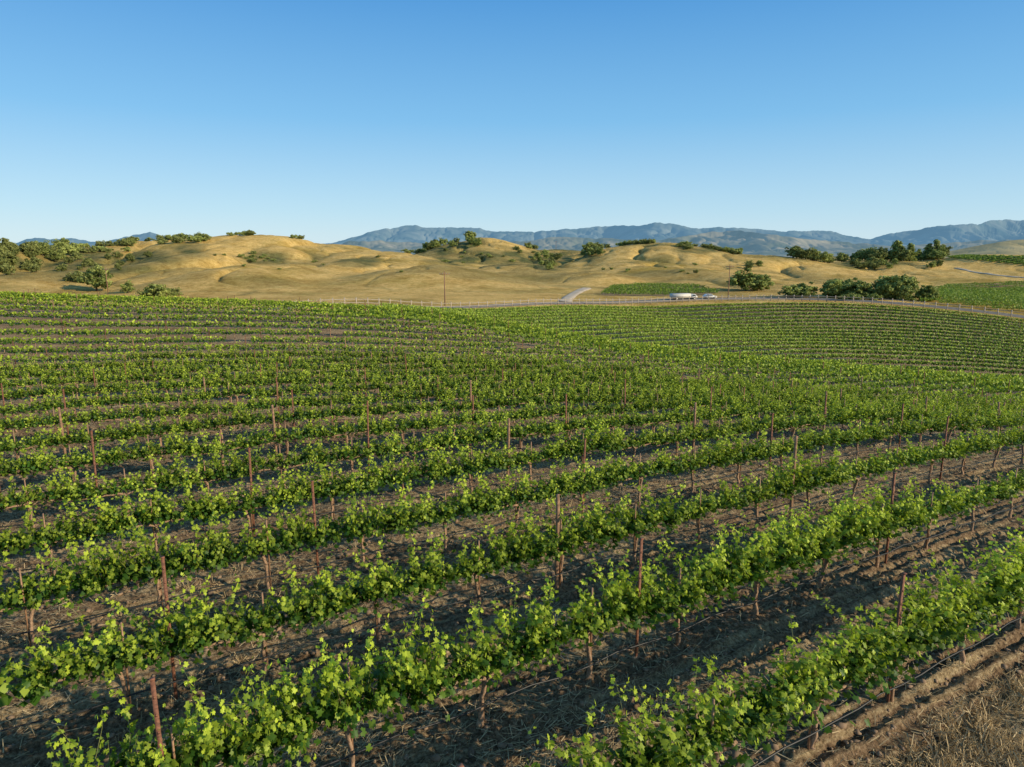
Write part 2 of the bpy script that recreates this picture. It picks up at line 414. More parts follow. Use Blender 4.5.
VF=[vine_foliage(100+i,[1,1.1,.92,1.12,1.0,.88,1.05,1.15,.95,.95][i]) for i in range(10)]
VC=[vine_foliage(150+i,[1,1.1,.92,1.12,1.0,.95,1.05,1.1][i],True) for i in range(8)]
VT=[vine_trunk(200+i) for i in range(5)]; VS=stake_mesh()
kmax=38; vines=[]
for k in range(-1,kmax):
    ph=rng.uniform(0,1.7); sl=rowS(k); cs_=1/math.hypot(1,sl)
    for x in np.arange(-95+ph*cs_,95,1.7*cs_):
        y=float(rowY(k,x))
        if y<2.0 or y>90 or abs(x)>y*1.1+9: continue
        vines.append((x,y,k,math.atan(sl)))
vines=np.array(vines)
vz=terr(vines[:,0],vines[:,1])
yc_=ycrest(vines[:,0],vines[:,1])
keep=vines[:,1]<yc_+5
vines=vines[keep]; vz=vz[keep]
px_,py_=proj(vines[:,0],vines[:,1],vz+1.0)
px2,py2=proj(vines[:,0],vines[:,1],vz+1.3)
inview=(px_>-45)&(px_<1069)&(py2<775)&(vines[:,1]>3)
drop=(rng.random(len(vines))<.01)&(vines[:,2]>6)
dist=np.sqrt(vines[:,0]**2+vines[:,1]**2+36)
order=[i for i in np.argsort(dist) if inview[i] and not drop[i]]
ind=set(order[:298])
GV='grapevines trained along the vineyard rows'
def add_vine(i,x,y,z):
    e=newobj('grapevine',None,label='leafy green grapevine on a woody trunk and stake in tilled soil',cat='grapevine',group=GV,loc=(x,y,z))
    e.empty_display_size=.3
    e.rotation_euler=(0,0,vines[i,3]+(math.pi if random.random()<.5 else 0)+random.gauss(0,.025))
    far=random.random()<float(sstep(13,21,dist[i])); q=float(sstep(9,20,dist[i]))
    s=random.uniform(.95,1.07)
    e.scale=(1,s*random.uniform(.92,1.1)*((1.34-.2*q) if not far else 1.15),s*((1.06-.10*q) if not far else .98))
    newobj('foliage',random.choice(VC if far else VF),parent=e); newobj('trunk',random.choice(VT),parent=e); newobj('stake',VS,parent=e)
for i in sorted(ind): add_vine(i,vines[i,0],vines[i,1],vz[i]+.06)
mb=MB()
rest=np.array([i for i in range(len(vines)) if i not in ind and not drop[i]])
for lo,hi,nq,sz_ in [(0,28,190,.070),(28,40,180,.075),(40,55,150,.084),(55,200,130,.095)]:
    sel=rest[(dist[rest]>=lo)&(dist[rest]<hi)]
    if len(sel)==0: continue
    Nn=len(sel); vig=rng.uniform(.93,1.07,Nn)
    a=rng.uniform(-.92,.92,(Nn,nq))
    l=rng.normal(0,1,(Nn,nq))*.16*vig[:,None]
    top=(.40*vig[:,None]+rng.normal(0,.035,(Nn,nq)))
    zz=.72+top*np.sqrt(np.clip(1-(l/.72)**2,0,1))*rng.beta(1.5,1.4,(Nn,nq))+ (rng.random((Nn,nq))<.03)*rng.uniform(0,.25,(Nn,nq))
    dx=np.cos(vines[sel,3])[:,None];dy=np.sin(vines[sel,3])[:,None]
    cx=vines[sel,0][:,None]+a*dx-l*dy; cy=vines[sel,1][:,None]+a*dy+l*dx; cz=vz[sel][:,None]+zz
    c=np.stack([cx,cy,cz],-1).reshape(-1,3); M=len(c)
    nm=rnd3(M)*.6+[0,0,.4]+np.stack([-dy*l,dx*l,0*l],-1).reshape(-1,3)*2.2
    ti=np.clip(-.05+2.1*(zz.ravel()-.78)+rng.normal(0,.12,M),0,1)  # tint follows height: lit top and shaded base painted into leaf colour
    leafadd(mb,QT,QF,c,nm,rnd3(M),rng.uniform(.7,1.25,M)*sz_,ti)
    if hi<=55:
        for j in sel:
            v,t=tube([(vines[j,0],vines[j,1],vz[j]-.05),(vines[j,0],vines[j,1],vz[j]+.78)],.025,4,False); mb.add(v,t,1,.2)
newobj('grapevine_rows',mb.mesh('grapevine_rows',[M_vine,M_bark]),kind='stuff',label='dense green grapevine rows covering the rolling field',cat='grapevines')
# second field
mb=MB()
for k in range(1,40):
    xs=np.arange(-36,160,.4); ys=yfence(xs)-3-k*4.3
    zs=terr(xs,ys); ok=(ys>ycrest(xs,ys)+11)&(np.abs(xs)<ys*.9+5)&(xs>-24)
    xs=xs[ok];ys=ys[ok];zs=zs[ok]
    if len(xs)==0: continue
    nq=24; Nn=len(xs)
    big=1+.08*vnoise(xs/3,ys*0+k*3.3,5)
    cx=xs[:,None]+rng.uniform(-.4,.4,(Nn,nq)); l=rng.normal(0,.24,(Nn,nq)); cy=ys[:,None]+l
    zz=.42+.62*big[:,None]*rng.beta(1.6,1.4,(Nn,nq))
    c=np.stack([cx,cy,zs[:,None]+zz],-1).reshape(-1,3); M=len(c)
    ti=np.clip(.12+.9*(zz.ravel()-.5)+rng.normal(0,.12,M),0,1)  # sunlit row tops painted in through the height-driven tint
    leafadd(mb,QT,QF,c,rnd3(M)*.5+[.3,-.5,.5],rnd3(M),rng.uniform(.14,.21,M),ti)
for pi,pg in enumerate(PATCH):
    pxs=[p[0] for p in pg]; 
    Yr={0:(200,420),1:(170,420),2:(280,720)}[pi]; sp=[5,5,7][pi]
    for yy in np.arange(Yr[0],Yr[1],sp):
        xs=np.arange((min(pxs)-530)/FP*yy,(max(pxs)-490)/FP*yy,.6 if pi<2 else 1.0); ys=yy+.12*(xs-xs.mean())*(1 if pi else -1)
        zs=terr(xs,ys); a,b=proj(xs,ys,zs+.5); ok=px_in(pg,a,b)&(ys>yfence(xs)+14)
        xs=xs[ok];ys=ys[ok];zs=zs[ok]
        if len(xs)==0: continue
        nq=18; Nn=len(xs); l=rng.normal(0,.4 if pi<2 else .9,(Nn,nq))
        zz=.4+.75*rng.beta(2,1.5,(Nn,nq))
        c=np.stack([xs[:,None]+rng.uniform(-.5,.5,(Nn,nq)),ys[:,None]+l,zs[:,None]+zz],-1).reshape(-1,3); M=len(c)
        leafadd(mb,QT,QF,c,rnd3(M)*.5+[0,-.3,.7],rnd3(M),rng.uniform(.16,.26,M)*(1 if pi<2 else 2.2),np.clip(.3+rng.normal(0,.15,M),0,1))
newobj('distant_vineyard',mb.mesh('distant_vineyard',[M_vine2]),kind='stuff',label='curving green vine rows across the valley floor',cat='vineyard')
# ------------------------------------------------------------------ posts
def steel_post(h,seed):
    r=np.random.default_rng(seed); mb=MB()
    v,f=box(0,0,h/2-.15,.042,.008,h+.3); mb.add(v,f)
    v,f=box(0,.0195,h/2-.15,.008,.031,h+.3); mb.add(v,f)
    for z in np.arange(.4,h-.05,.2):
        v,f=box(.0,-.0085,z,.018,.009,.03); mb.add(v,f)
    v,f=box(0,.004,h+.005,.048,.048,.012); mb.add(v,f)
    return mb.mesh('steel_post',[M_rust])
def wood_post(h,seed):
    r=np.random.default_rng(seed); mb=MB()
    pts=[(r.normal(0,.006),r.normal(0,.006),z) for z in np.linspace(-.2,h,7)]
    v,t=tube(pts,[.038,.036,.036,.035,.034,.034,.032],10); v+=r.normal(0,.002,v.shape); mb.add(v,t)
    for z in (.75,1.15,1.5):
        v,t=tube([(-.02,-.042,z),(0,-.047,z+.01),(.02,-.042,z)],.003,4); mb.add(v,t,1)
    return mb.mesh('wooden_post',[M_wood,M_rust])
SPm=[steel_post(h,i) for i,h in enumerate((2.0,2.05,2.15))]; WPm=[wood_post(h,i) for i,h in enumerate((1.9,2.0))]
posts=[]
for k in range(-1,kmax):
    sl=rowS(k); cs_=1/math.hypot(1,sl); stp=6.2*cs_
    ph={0:-3.5,-1:4.9,1:-4.4,2:-9.0}.get(k,rng.uniform(0,stp))
    for i in range(-22,22):
        x=i*stp+ph+rng.normal(0,.06); y=float(rowY(k,x))
        if y<2 or abs(x)>y*.85+3 or y>ycrest(np.array([x]),np.array([y]))[0]+2: continue
        posts.append((x,y,math.atan(sl)))
posts=np.array(posts); pz=terr(posts[:,0],posts[:,1])
od=np.argsort(np.hypot(posts[:,0],posts[:,1]))
mb=MB(); cnt=0
for j in od:
    x,y,an=posts[j]; z=pz[j]+.05
    px,py=proj(x,y,z+1.9); vis=-10<px<1034 and py<767
    wood=random.random()<.25
    if cnt<295 and vis:
        cnt+=1
        o=newobj('trellis_post',random.choice(WPm if wood else SPm),label='weathered wooden trellis post among the vines' if wood else 'rusty steel trellis post standing above the vines',cat='post',group='trellis posts along the vine rows',loc=(x,y,z))
        o.rotation_euler=(random.gauss(0,.012),random.gauss(0,.014),an+random.gauss(0,.1)); s=random.uniform(.88,1.04)*(1-.26*float(sstep(14,34,y))); o.scale=(1,1,s)
    else:
        v,t=tube([(x,y,z-.1),(x,y,z+1.4)],.018,4); mb.add(v,t)
if mb.n: newobj('trellis_posts',mb.mesh('trellis_posts',[M_rust]),kind='stuff',label='distant rusty trellis posts along the rows',cat='posts')
for k in range(-1,9):
    x=np.arange(-45,50,.4);y=rowY(k,x); sl=rowS(k)
    ok=(y>2)&(np.abs(x)<y*.8+3)&(y<60); x=x[ok];y=y[ok]
    if len(x)<4: continue
    z=terr(x,y)+.06
    v,t=tube(np.c_[x+.10*sl,y-.10,z+.42-.05*np.abs(np.sin(x*math.pi/1.5))+.01*rng.normal(size=len(x))],.012,5)
    mb=MB(); mb.add(v,t)
    newobj('irrigation_hose',mb.mesh('irrigation_hose',[M_hose]),label='black drip irrigation hose strung along a vine row',cat='hose',group='drip hoses under the vine rows')
# ------------------------------------------------------------------ ground litter
def gz(x,y): return terr(x,y)+detail(x,y)
Nc=16000
r_=3.5+26*rng.random(Nc)**1.3; th=np.radians(rng.uniform(-42,42,Nc)); x=r_*np.sin(th);y=r_*np.cos(th)
z=gz(x,y); s=np.exp(rng.normal(math.log(.021),.5,Nc)); s=np.clip(s,.006,.06)
ico=np.array([(0,0,1),(.9,0,.35),(.28,.85,.4),(-.72,.53,.45),(-.72,-.53,.4),(.28,-.85,.35),(.72,.53,-.4),(-.28,.85,-.45),(-.9,0,-.4),(-.28,-.85,-.4),(.72,-.53,-.45),(0,0,-1)])
icf=np.array([(0,1,2),(0,2,3),(0,3,4),(0,4,5),(0,5,1),(1,6,2),(2,7,3),(3,8,4),(4,9,5),(5,10,1),(6,7,2),(7,8,3),(8,9,4),(9,10,5),(10,6,1),(11,7,6),(11,8,7),(11,9,8),(11,10,9),(11,6,10)])
mb=MB(); v=ico[None]*(1+rng.normal(0,.22,(Nc,12,1)))*s[:,None,None]*rng.uniform(.6,1.3,(Nc,1,3)); v[:,:,2]*=.7
v=v+np.stack([x,y,z+.2*s],-1)[:,None]
mb.add(v.reshape(-1,3),(icf[None]+np.arange(Nc)[:,None,None]*12).reshape(-1,3))
newobj('soil_clods',mb.mesh('soil_clods',[M_clod]),kind='stuff',label='loose brown soil clods between the rows',cat='soil')
Ns=120000
r_=3.5+24*rng.random(Ns)**1.1; th=np.radians(rng.uniform(-42,42,Ns)); x=r_*np.sin(th);y=r_*np.cos(th)
rc=rowcoord(x,y); f=rc-np.round(rc)
dens=.22+.78*sstep(-.1,.5,vnoise(x/1.3,y/1.3,61)+.4*vnoise(x*1.7,y*1.7,62)); dens=np.where(rc<-1.2,1.0,dens*np.where(np.abs(f)<.12,.5,1))
ok=rng.random(Ns)<dens; x=x[ok];y=y[ok]; M=len(x); z=gz(x,y)+rng.uniform(.003,.03,M)
ST=np.array([(-.06,-1,0),(.06,-1,0),(.03,1,0.12),(-.03,1,.12)]);
tipd=np.stack([rng.normal(0,1,M),rng.normal(0,1,M),rng.normal(0,.18,M)],-1)+np.array([RD[0],RD[1],0])*rng.normal(0,1.2,(M,1))
mb=MB(); leafadd(mb,ST,QF,np.stack([x,y,z],-1),rnd3(M)*.25+[0,0,1],tipd,rng.uniform(.03,.12,M),rng.random(M))
newobj('dry_straw',mb.mesh('dry_straw',[M_straw]),kind='stuff',label='scattered dry straw and grass litter on soil',cat='straw')
Nt=2000; r_=4+24*rng.random(Nt); th=np.radians(rng.uniform(-42,42,Nt)); tx=r_*np.sin(th);ty=r_*np.cos(th)
tx=np.r_[tx,rng.uniform(3,13,8000)];ty=np.r_[ty,rng.uniform(3,12,8000)]; rc=rowcoord(tx,ty); ii=np.arange(len(tx))
ok=((ii<2000)&(vnoise(tx/2,ty/2,81)>.15))|((rc<-1.22)&(vnoise(tx/1.1,ty/1.1,82)>-.45)); tx=tx[ok];ty=ty[ok];ii=ii[ok]; tz=gz(tx,ty); nb=16; M=len(tx)*nb
c=np.repeat(np.stack([tx,ty,tz],-1),nb,0)+rng.normal(0,.06,(M,3))*[1,1,0]
tip=norm(rnd3(M)*[.7,.7,.2]+[0,0,.6]); sz=rng.uniform(.03,.09,M)*np.repeat(np.where(ii<2000,1,1.25),nb); c=c+tip*sz[:,None]
mb=MB(); leafadd(mb,ST*[1.2,1,1],QF,c,rnd3(M)*[1,1,.4],tip,sz,np.clip(rng.normal(.7,.3,M),0,1))
newobj('dry_grass',mb.mesh('dry_grass',[M_straw]),kind='stuff',label='tufts of dry grass between the vine rows',cat='grass')
# ------------------------------------------------------------------ roads
def strip(name,xy,w,mat,label,off=.15):
    xy=np.array(xy,float); d=np.r_[0,np.cumsum(np.hypot(*np.diff(xy,axis=0).T))]; t=np.arange(0,d[-1],1.5)
    x=np.interp(t,d,xy[:,0]);y=np.interp(t,d,xy[:,1])
    k=np.ones(9)/9; xp=np.pad(x,4,'edge');yp=np.pad(y,4,'edge'); x=np.convolve(xp,k,'valid');y=np.convolve(yp,k,'valid')
    tx=np.gradient(x);ty=np.gradient(y);l=np.hypot(tx,ty);nx=-ty/l;ny=tx/l
    ww=w*(1+.12*vnoise(t/6,t*0,9))
    cols=np.linspace(-.5,.5,7); V=[]
    for c in cols:
        xx=x+nx*ww*c;yy=y+ny*ww*c; V.append(np.c_[xx,yy,terr(xx,yy)+off-(.3 if abs(c)>.49 else 0)])
    V=np.stack(V,1); m=len(x); id_=np.arange(m*7).reshape(m,7)
    F=np.stack([id_[:-1,:-1],id_[1:,:-1],id_[1:,1:],id_[:-1,1:]],-1).reshape(-1,4)
    newobj(name,mk(name,V.reshape(-1,3),F,[mat]),kind='structure',label=label)
xs=np.linspace(-60,140,60)
strip('road',np.c_[xs,yfence(xs)+6.5],3.8,M_asph,'narrow asphalt road beside the vineyard fence',.2)
def pxline(pts): return [ground_at(a,b,172)[:2] for a,b in pts]
strip('dirt_road',pxline([(563,303),(568,298),(574,294),(582,290),(588,288)]),3.4,M_dirt,'pale dirt road climbing from the road',.25)
strip('dirt_road',pxline([(955,268),(968,271),(985,274),(1010,277),(1040,280)]),3.2,M_dirt,'pale dirt track across the dry hillside',.4)
# ------------------------------------------------------------------ trees
def crownmesh(mb,r,c0,rx,rz,ncl,nl,ls,conif=False):
    lop=r.uniform(.75,1.25,3)
    for i in range(ncl):
        if conif:
            h=r.random(); rad=rx*(1-h)**.7*r.uniform(.4,1.1); t=r.uniform(0,6.28); c=c0+np.array([rad*math.cos(t),rad*math.sin(t),(h-.5)*2*rz]); cr=rx*(.5-.2*h)
        else:
            d=norm(r.normal(size=3)); c=c0+d*np.array([rx,rx,rz])*r.uniform(.35,1.05)*(1+.22*math.sin(3*math.atan2(d[1],d[0])*lop[0]+lop[1]*5)); c[2]=max(c[2],.1); cr=rx*r.uniform(.15,.34)
        M=nl; dd=norm(r.normal(size=(M,3))); p=c+dd*np.array([1,1,.75])*cr*r.uniform(.5,1.15,(M,1))
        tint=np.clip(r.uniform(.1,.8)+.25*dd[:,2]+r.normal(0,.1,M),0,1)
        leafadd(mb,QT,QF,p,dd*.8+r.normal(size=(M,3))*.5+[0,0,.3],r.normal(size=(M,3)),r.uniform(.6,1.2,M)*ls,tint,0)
def tree_parts(seed,kind,mat):
    r=np.random.default_rng(seed); tr=MB(); cr=MB()
    if kind=='conifer':
        v,t=tube([(0,0,-.05),(.005,0,.4),(0,.005,.92)],[.028,.018,.004],7); tr.add(v,t)
        for i in range(10):
            z=.2+.07*i; th=r.uniform(0,6.28); L=.2*(1-z)+.03; v,t=tube([(0,0,z),(L*math.cos(th),L*math.sin(th),z+.02)],[.007,.002],4); tr.add(v,t)
        crownmesh(cr,r,np.array([0,0,.50]),.25,.45,44,34,.034,True)
    elif kind=='shrub':
        for i in range(5):
            th=r.uniform(0,6.28); v,t=tube([(0,0,-.05),(.12*math.cos(th),.12*math.sin(th),.25),(.3*math.cos(th),.3*math.sin(th),.5)],[.03,.02,.008],5); tr.add(v,t)
        crownmesh(cr,r,np.array([r.uniform(-.15,.15),0,.36]),.8,.42,30,40,.08)
    else:
        v,t=tube([(0,0,-.06),(.01,0,.15),(.02,.01,.32)],[.045,.034,.03],8); tr.add(v,t)
        for i in range(6):
            th=i*1.05+r.uniform(-.3,.3); L=r.uniform(.2,.34); v,t=tube([(.02,.01,.22),(.5*L*math.cos(th),.5*L*math.sin(th),.4),(L*math.cos(th),L*math.sin(th),.62)],[.022,.015,.006],5); tr.add(v,t)
        crownmesh(cr,r,np.array([0,0,.48]),r.uniform(.48,.58),.45,56,44,.052)
    return tr.mesh(kind+'_trunk',[M_tbark]),cr.mesh(kind+'_crown',[mat])
TP={}
for kind in ('oak','shrub','conifer'):
    TP[kind]=[tree_parts(300+i,kind,M_tree if i%2==0 else M_treeg) for i in range(6)]
TP['dark']=[tree_parts(500+i,'oak',M_tree) for i in range(4)]
TP['green']=[tree_parts(400+i,'oak',M_treeg) for i in range(4)]
KN={'oak':('oak_tree','tree','dark round oak tree on the dry grass slope'),'dark':('oak_tree','tree','dark round oak tree on the dry grass slope'),'shrub':('shrub','shrub','low dark green shrub on the dry hillside'),
    'conifer':('conifer_tree','tree','tall narrow conifer tree on the ridge'),'green':('broadleaf_tree','tree','broad green tree beside the valley road')}
def add_tree(px,py,hpx,kind,ymin=225,wide=1.0):
    x,y,z=ground_at(px,py,ymin); h=hpx/FP*y*1.02
    nme,cat,lab=KN[kind]; tr,cr=random.choice(TP[kind])
    e=newobj(nme,None,label=lab,cat=cat,group=nme.replace('_',' ')+'s on the hills',loc=(x,y,z)); e.rotation_euler=(0,0,random.uniform(0,6.28)); 
    e.scale=(h*wide*random.uniform(.85,1.3),h*wide*random.uniform(.85,1.3),h)
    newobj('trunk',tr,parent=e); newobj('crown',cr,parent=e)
def cluster(x0,x1,y0,y1,nn,h0,h1,kind,wide=1.0,ymin=215):
    for i in range(nn): add_tree(random.uniform(x0,x1),random.uniform(y0,y1),random.uniform(h0,h1),kind,ymin,wide)
cluster(0,38,248,276,28,7,13,'dark');cluster(35,80,247,262,12,7,12,'oak');cluster(65,130,243,254,12,4,8,'shrub');cluster(40,150,256,276,17,4,8,'dark')
add_tree(97,291,25,'oak',200,1.1);cluster(78,88,280,284,2,8,11,'shrub');add_tree(128,293,12,'oak',200)
cluster(144,176,296,299,6,9,13,'shrub',1.0,150);add_tree(160,299,16,'green',150,1.3)
cluster(125,165,238,246,9,4,6,'shrub');cluster(165,208,234,243,13,4,8,'shrub');cluster(228,252,232,237,6,4,6,'shrub');cluster(292,304,236,240,3,4,5,'shrub')
cluster(425,478,236,248,24,5,9,'oak');cluster(405,425,245,250,6,4,6,'shrub');cluster(240,275,253,262,12,2,5,'shrub')
cluster(533,560,256,270,14,4,7,'oak');cluster(583,602,243,262,12,6,10,'oak');cluster(605,655,238,243,14,3,6,'shrub')
cluster(515,535,243,250,5,4,6,'shrub');cluster(440,540,250,266,14,2,4,'shrub')
cluster(680,740,243,250,22,3,7,'shrub');cluster(785,888,249,258,40,5,13,'oak');cluster(893,944,253,258,14,10,21,'conifer',1.25);cluster(885,945,254,260,14,6,14,'oak')
cluster(850,905,264,270,14,5,9,'oak');add_tree(746,292,21,'green',216,1.3);add_tree(757,292,17,'green',216,1.3)
add_tree(795,298,13,'green',190,1.5);add_tree(806,298,15,'green',190,1.3);add_tree(787,297,9,'shrub',190,1.2)
cluster(828,858,299,301,6,13,19,'green',1.2,192);cluster(862,900,300,303,7,15,25,'green',1.1,188);cluster(902,932,303,306,4,12,17,'green',1.2,184);cluster(830,930,300,304,6,6,9,'shrub',1,184)
cluster(930,945,266,268,4,5,7,'oak');cluster(745,760,266,270,3,6,8,'oak');cluster(600,700,255,275,8,2,4,'shrub');cluster(200,420,255,280,8,2,3,'shrub')
# ------------------------------------------------------------------ fence
xs=np.linspace(-44,136,99); ys=yfence(xs)+2.0; zs=terr(xs,ys)
M_fence=simple('fence_wood',(.46,.38,.29),.9,3,.2)
fe=newobj('wooden_fence',None,label='long pale wooden rail fence edging the vineyard',cat='fence',loc=(0,0,0))
def fpost():
    mb=MB(); v,f=box(0,0,.75,.17,.17,1.7); mb.add(v,f)
    v=np.array([(-.085,-.085,1.6),(.085,-.085,1.6),(.085,.085,1.6),(-.085,.085,1.6),(0,0,1.67)]); mb.add(v,np.array([(0,1,4),(1,2,4),(2,3,4),(3,0,4)])); return mb.mesh('fence_post',[M_fence])
fpm=fpost()
for i in range(99): newobj('fence_post',fpm,parent=fe,loc=(xs[i],ys[i],zs[i]))
for h in (.65,1.3):
    mb=MB(); v,t=tube(np.c_[xs,ys-.13,zs+h],.06,4); mb.add(v,t); newobj('rail',mb.mesh('rail',[M_fence]),parent=fe)
# ------------------------------------------------------------------ utility poles
def pole(px,py,hpx,ymin=225):
    x,y,z=ground_at(px,py,ymin); h=hpx/FP*y
    e=newobj('utility_pole',None,label='tall wooden utility pole with a crossarm in dry grass',cat='utility pole',group='utility poles along the road',loc=(x,y,z)); e.rotation_euler=(0,0,random.uniform(-.4,.4))
    mb=MB(); v,t=tube([(0,0,-.3),(0,0,h*.5),(0,0,h)],[.15,.12,.1],10); mb.add(v,t); newobj('pole_shaft',mb.mesh('pole_shaft',[M_wood]),parent=e)
    mb=MB(); v,f=box(0,-.15,h-.6,2.2,.12,.14); mb.add(v,f); newobj('crossarm',mb.mesh('crossarm',[M_wood]),parent=e)
    mb=MB(); v,t=tube([(0,0,0),(0,0,.1),(0,0,.12),(0,0,.22)],[.04,.06,.05,.03],8); mb.add(v,t); im=mb.mesh('insulator',[M_ins])
    for q in (-1.0,-.4,.4,1.0): newobj('insulator',im,parent=e,loc=(q,-.15,h-.53))
pole(108,292,24,130);pole(445,307,35,150);pole(728,299,34,192);pole(556,248,8)
# ------------------------------------------------------------------ vehicles
def extr(mb,prof,w,taper=None,mat=0):
    k=len(prof); V=[]
    for sgn in (-1,1):
        for i,(a,b) in enumerate(prof): V.append((a,sgn*w/2*(taper[i] if taper else 1),b))
    F=[];
    for i in range(k): j=(i+1)%k; F+= [(i,j,k+j),(i,k+j,k+i)]
    c0=len(V); ca=np.mean(prof,axis=0)
    V.append((ca[0],-w/2*.98,ca[1]));V.append((ca[0],w/2*.98,ca[1]))
    for i in range(k): j=(i+1)%k; F+=[(j,i,c0),(k+i,k+j,c0+1)]
    mb.add(np.array(V),np.array(F),mat)
def wheelparts():
    a=MB(); v,t=tube([(0,-.11,0),(0,-.1,0),(0,.1,0),(0,.11,0)],[.28,.35,.35,.28],20); a.add(v,t)
    b=MB(); v,t=tube([(0,-.125,0),(0,.125,0)],[.2,.2],12); b.add(v,t)
    return a.mesh('tyre',[M_tyre]),b.mesh('rim',[M_rim])
TY,RI=wheelparts()
def vehicle(name,label,cat,X,L,W_,prof,taper,wins,wheels,extra=None,r=1.0,sc=(1,1,1),mat=None):
    X=float(X); Yv=float(yfence(X))+6; sl=float(yfence(X+1)-yfence(X-1))/2
    z=float(terr(np.array([X]),np.array([Yv]))[0])+.2
    e=newobj(name,None,label=label,cat=cat,loc=(X,Yv,z)); e.rotation_euler=(0,0,math.atan(sl)); e.scale=sc
    mb=MB(); extr(mb,prof,W_,taper); newobj('body',mb.mesh('body',[mat or M_white]),parent=e)
    for wpoly,ti in wins:
        for sgn in (-1,1):
            mb=MB()
            V=[(a,sgn*(W_/2*t_+.012),b) for (a,b),t_ in zip(wpoly,ti)]; mb.add(np.array(V),np.array([(0,1,2),(0,2,3)]))
            newobj('window',mb.mesh('window',[M_glass]),parent=e)
    for wx in wheels:
        for sgn in (-1,1):
            w=newobj('wheel',None,parent=e,loc=(wx,sgn*(W_/2-.08),.35*r)); w.scale=(r,1,r)
            newobj('tyre',TY,parent=w); newobj('rim',RI,parent=w)
    if extra: extra(e)
carp=[(-2.2,.35),(2.15,.35),(2.25,.6),(2.1,.85),(1.1,.98),(.4,1.45),(-1.3,1.5),(-2.1,1.05),(-2.25,.7)]
cart=[.97,.97,1,1,.98,.78,.78,.95,1]
def lights(e):
    for sgn in (-1,1):
        mb=MB(); v,f=box(2.2,sgn*.65,.7,.08,.32,.14); mb.add(v,f); newobj('headlight',mb.mesh('headlight',[M_rim]),parent=e)
        mb=MB(); v,f=box(-2.22,sgn*.65,.85,.08,.3,.14); mb.add(v,f); newobj('tail_light',mb.mesh('tail_light',[M_red]),parent=e)
carw=[([(.95,1.0),(.35,1.38),(-.35,1.4),(-.35,1.0)],[.99,.82,.82,.99]),([(-.42,1.0),(-.42,1.4),(-1.25,1.42),(-1.9,1.08)],[.99,.82,.82,.97])]
vehicle('parked_car','small white car parked beside the road fence','car',54.8,4.5,1.8,carp,cart,carw,[-1.35,1.35],lights,1.0,(.8,.85,.85))
trp=[(1.75,.7),(3.9,.7),(3.95,1.35),(3.6,1.5),(3.2,2.3),(1.75,2.35)]
trw=[([(3.45,1.5),(3.1,2.2),(2.1,2.22),(2.1,1.5)],[.985,.985,.985,.985])]
def trex(e):
    mb=MB(); v,f=box(-1.6,0,1.72,6.3,2.4,1.9); mb.add(v,f); newobj('cargo_box',mb.mesh('cargo_box',[M_beige]),parent=e)
    mb=MB(); v,f=box(-.7,0,.6,8.6,1.2,.16); mb.add(v,f); newobj('chassis',mb.mesh('chassis',[M_grey]),parent=e); 
    mb=MB(); v,f=box(4.0,0,.72,.1,2.1,.22); mb.add(v,f); newobj('bumper',mb.mesh('bumper',[M_grey]),parent=e)
vehicle('box_truck','long beige white box truck standing beside the fence','truck',47.6,8,2.2,trp,None,trw,[-3.2,2.8],trex,1.25,(.86,.8,.6),M_white)
# ------------------------------------------------------------------ mountains
def mtmat(name,c0,c1,haze_em,haze_strength):
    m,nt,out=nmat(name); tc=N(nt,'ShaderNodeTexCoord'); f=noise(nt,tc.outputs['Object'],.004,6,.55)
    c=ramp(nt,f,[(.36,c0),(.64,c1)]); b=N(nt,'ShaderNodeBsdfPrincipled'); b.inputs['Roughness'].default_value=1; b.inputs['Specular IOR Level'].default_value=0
    nt.links.new(c,b.inputs['Base Color']); b.inputs['Emission Color'].default_value=(*haze_em,1); b.inputs['Emission Strength'].default_value=haze_strength  # slight glow in the material stands in for aerial haze
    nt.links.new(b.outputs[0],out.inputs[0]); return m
def mountain(name,sky,Yd,depth,mat,label,amp,seed,basez=-30,jag=1.1):
    sx=np.array([p[0] for p in sky]);sy=np.array([p[1] for p in sky])
    pxs=np.arange(sx[0],sx[-1]+.1,.7); ns=90
    sk=np.interp(pxs,sx,sy)+jag*fbm(pxs/9,pxs*0,4,seed); sk0=np.convolve(np.pad(sk,20,'edge'),np.ones(41)/41,'valid')
    t=np.linspace(0,1,ns)
    Yr=Yd+depth*.3*vnoise(pxs/60,pxs*0,seed+3)
    V=np.zeros((ns,len(pxs),3))
    a,b=ray(pxs,sk); _,b0=ray(pxs,sk0)
    zt=CH-b*Yr; zt0=CH-b0*Yr
    for i,tt in enumerate(t):
        if tt<.75: q=tt/.75; Yq=Yr-depth*(1-q); prof=q**1.1
        else: q=(tt-.75)/.25; Yq=Yr+depth*.5*q; prof=1-q
        Xq=a*Yq; wv=prof**5; h=((zt*wv+zt0*(1-wv))-basez)*prof
        rg=np.abs(fbm(Xq/(depth*.2),Yq/(depth*.5),5,seed+7)); rg2=np.abs(fbm(Xq/(depth*.08),Yq/(depth*.2),4,seed+9))
        hz=h*(1-(amp*.5*np.exp(-rg*6)+amp*.28*np.exp(-rg2*6))*(1-prof**8))
        V[i]=np.c_[Xq,Yq,basez+hz]
    m=len(pxs); id_=np.arange(ns*m).reshape(ns,m)
    F=np.stack([id_[:-1,:-1],id_[:-1,1:],id_[1:,1:],id_[1:,:-1]],-1).reshape(-1,4)
    newobj(name,mk(name,V.reshape(-1,3),F,[mat],smooth=True),kind='structure',label=label)
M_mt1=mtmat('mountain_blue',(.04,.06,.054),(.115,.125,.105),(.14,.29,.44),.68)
M_mt2=mtmat('mountain_near',(.05,.065,.04),(.23,.19,.125),(.15,.27,.37),.56)
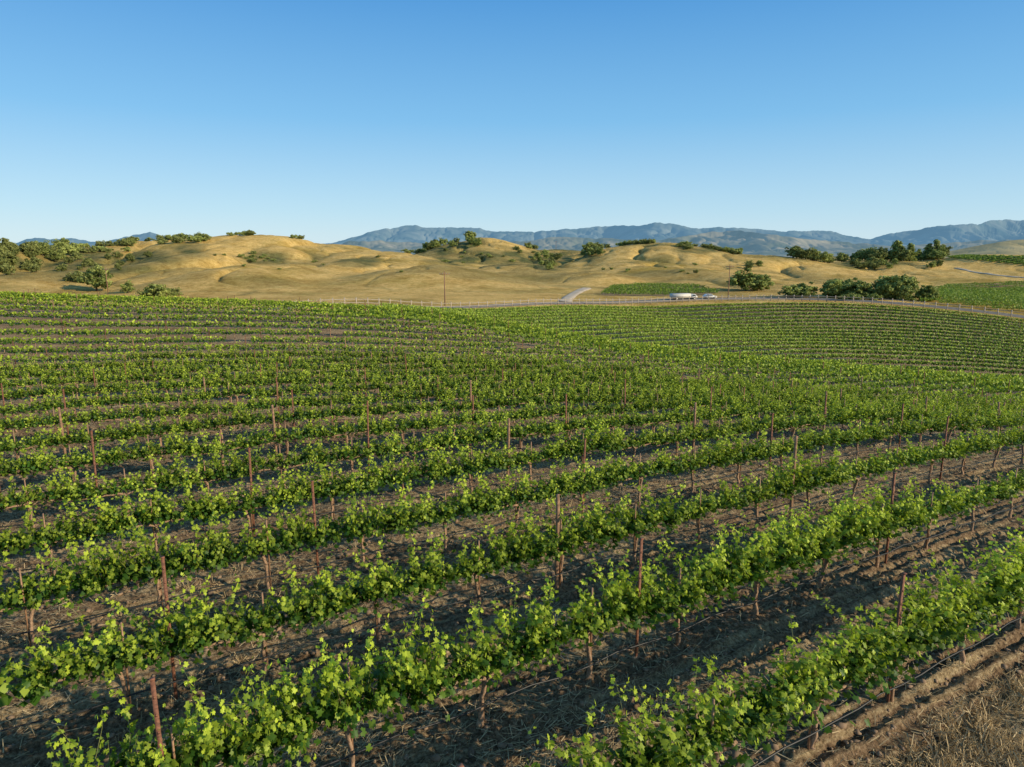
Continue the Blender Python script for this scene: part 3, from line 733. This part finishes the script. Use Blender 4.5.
M_mt3=mtmat('hill_olive',(.22,.18,.06),(.46,.36,.16),(.2,.25,.3),.25)
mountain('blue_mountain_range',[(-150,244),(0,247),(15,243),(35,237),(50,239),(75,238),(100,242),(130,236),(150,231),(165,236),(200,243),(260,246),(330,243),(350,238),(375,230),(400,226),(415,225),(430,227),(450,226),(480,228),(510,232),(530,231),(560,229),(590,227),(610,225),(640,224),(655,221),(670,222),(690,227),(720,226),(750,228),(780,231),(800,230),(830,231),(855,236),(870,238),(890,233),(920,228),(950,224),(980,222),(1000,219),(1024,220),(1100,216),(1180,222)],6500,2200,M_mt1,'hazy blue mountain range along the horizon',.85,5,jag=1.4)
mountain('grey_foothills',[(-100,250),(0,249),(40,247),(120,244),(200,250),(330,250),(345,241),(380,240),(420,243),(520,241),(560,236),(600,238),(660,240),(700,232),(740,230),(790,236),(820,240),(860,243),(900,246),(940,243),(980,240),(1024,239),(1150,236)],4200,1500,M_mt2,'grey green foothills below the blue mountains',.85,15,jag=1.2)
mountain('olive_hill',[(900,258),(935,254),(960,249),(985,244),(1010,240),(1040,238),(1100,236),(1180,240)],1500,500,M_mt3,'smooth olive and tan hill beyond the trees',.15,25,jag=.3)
# ------------------------------------------------------------------ light
sun_el=math.radians(20.5); tx_,ty_=-.90,.44   # travel direction (horizontal)
sd=Vector((-tx_,-ty_,0)).normalized()*math.cos(sun_el)+Vector((0,0,math.sin(sun_el)))
L=bpy.data.lights.new('sun','SUN'); L.energy=5.0; L.angle=math.radians(.5); L.color=(1,.87,.64)
lo=bpy.data.objects.new('sun',L); COL.objects.link(lo); lo.rotation_euler=sd.to_track_quat('Z','Y').to_euler()
w=bpy.data.worlds.new('World'); scene.world=w; w.use_nodes=True; nt=w.node_tree
bg=nt.nodes['Background']; sky=nt.nodes.new('ShaderNodeTexSky'); sky.sky_type='NISHITA'; sky.sun_disc=False
sky.sun_elevation=sun_el; sky.sun_rotation=math.atan2(sd.x,sd.y); sky.air_density=1.0; sky.dust_density=.3; sky.ozone_density=2.0; sky.altitude=100
tc=nt.nodes.new('ShaderNodeTexCoord'); sp=nt.nodes.new('ShaderNodeSeparateXYZ'); nt.links.new(tc.outputs['Generated'],sp.inputs[0])
hz=ramp(nt,sp.outputs[2],[(0,(.60,.78,.88)),(.05,(.46,.71,.88)),(.17,(.20,.51,.84)),(.31,(.08,.33,.72)),(1,(.07,.17,.34))])
sc_=mix(nt,1.0,hz,(7.4,7.4,7.4),'MULTIPLY')
mx=mix(nt,.86,sky.outputs[0],sc_)
nt.links.new(mx,bg.inputs[0]); bg.inputs[1].default_value=.14
# ------------------------------------------------------------------ camera
cam=bpy.data.cameras.new('camera'); cam.sensor_width=36; cam.lens=FP/1024*36; cam.clip_end=30000; cam.clip_start=.1
co=bpy.data.objects.new('camera',cam); COL.objects.link(co); co.location=(0,0,CH); co.rotation_euler=(math.radians(90)-PITCH,0,0)
scene.camera=co
scene.view_settings.view_transform='Standard'; scene.view_settings.look='None'; scene.view_settings.exposure=0
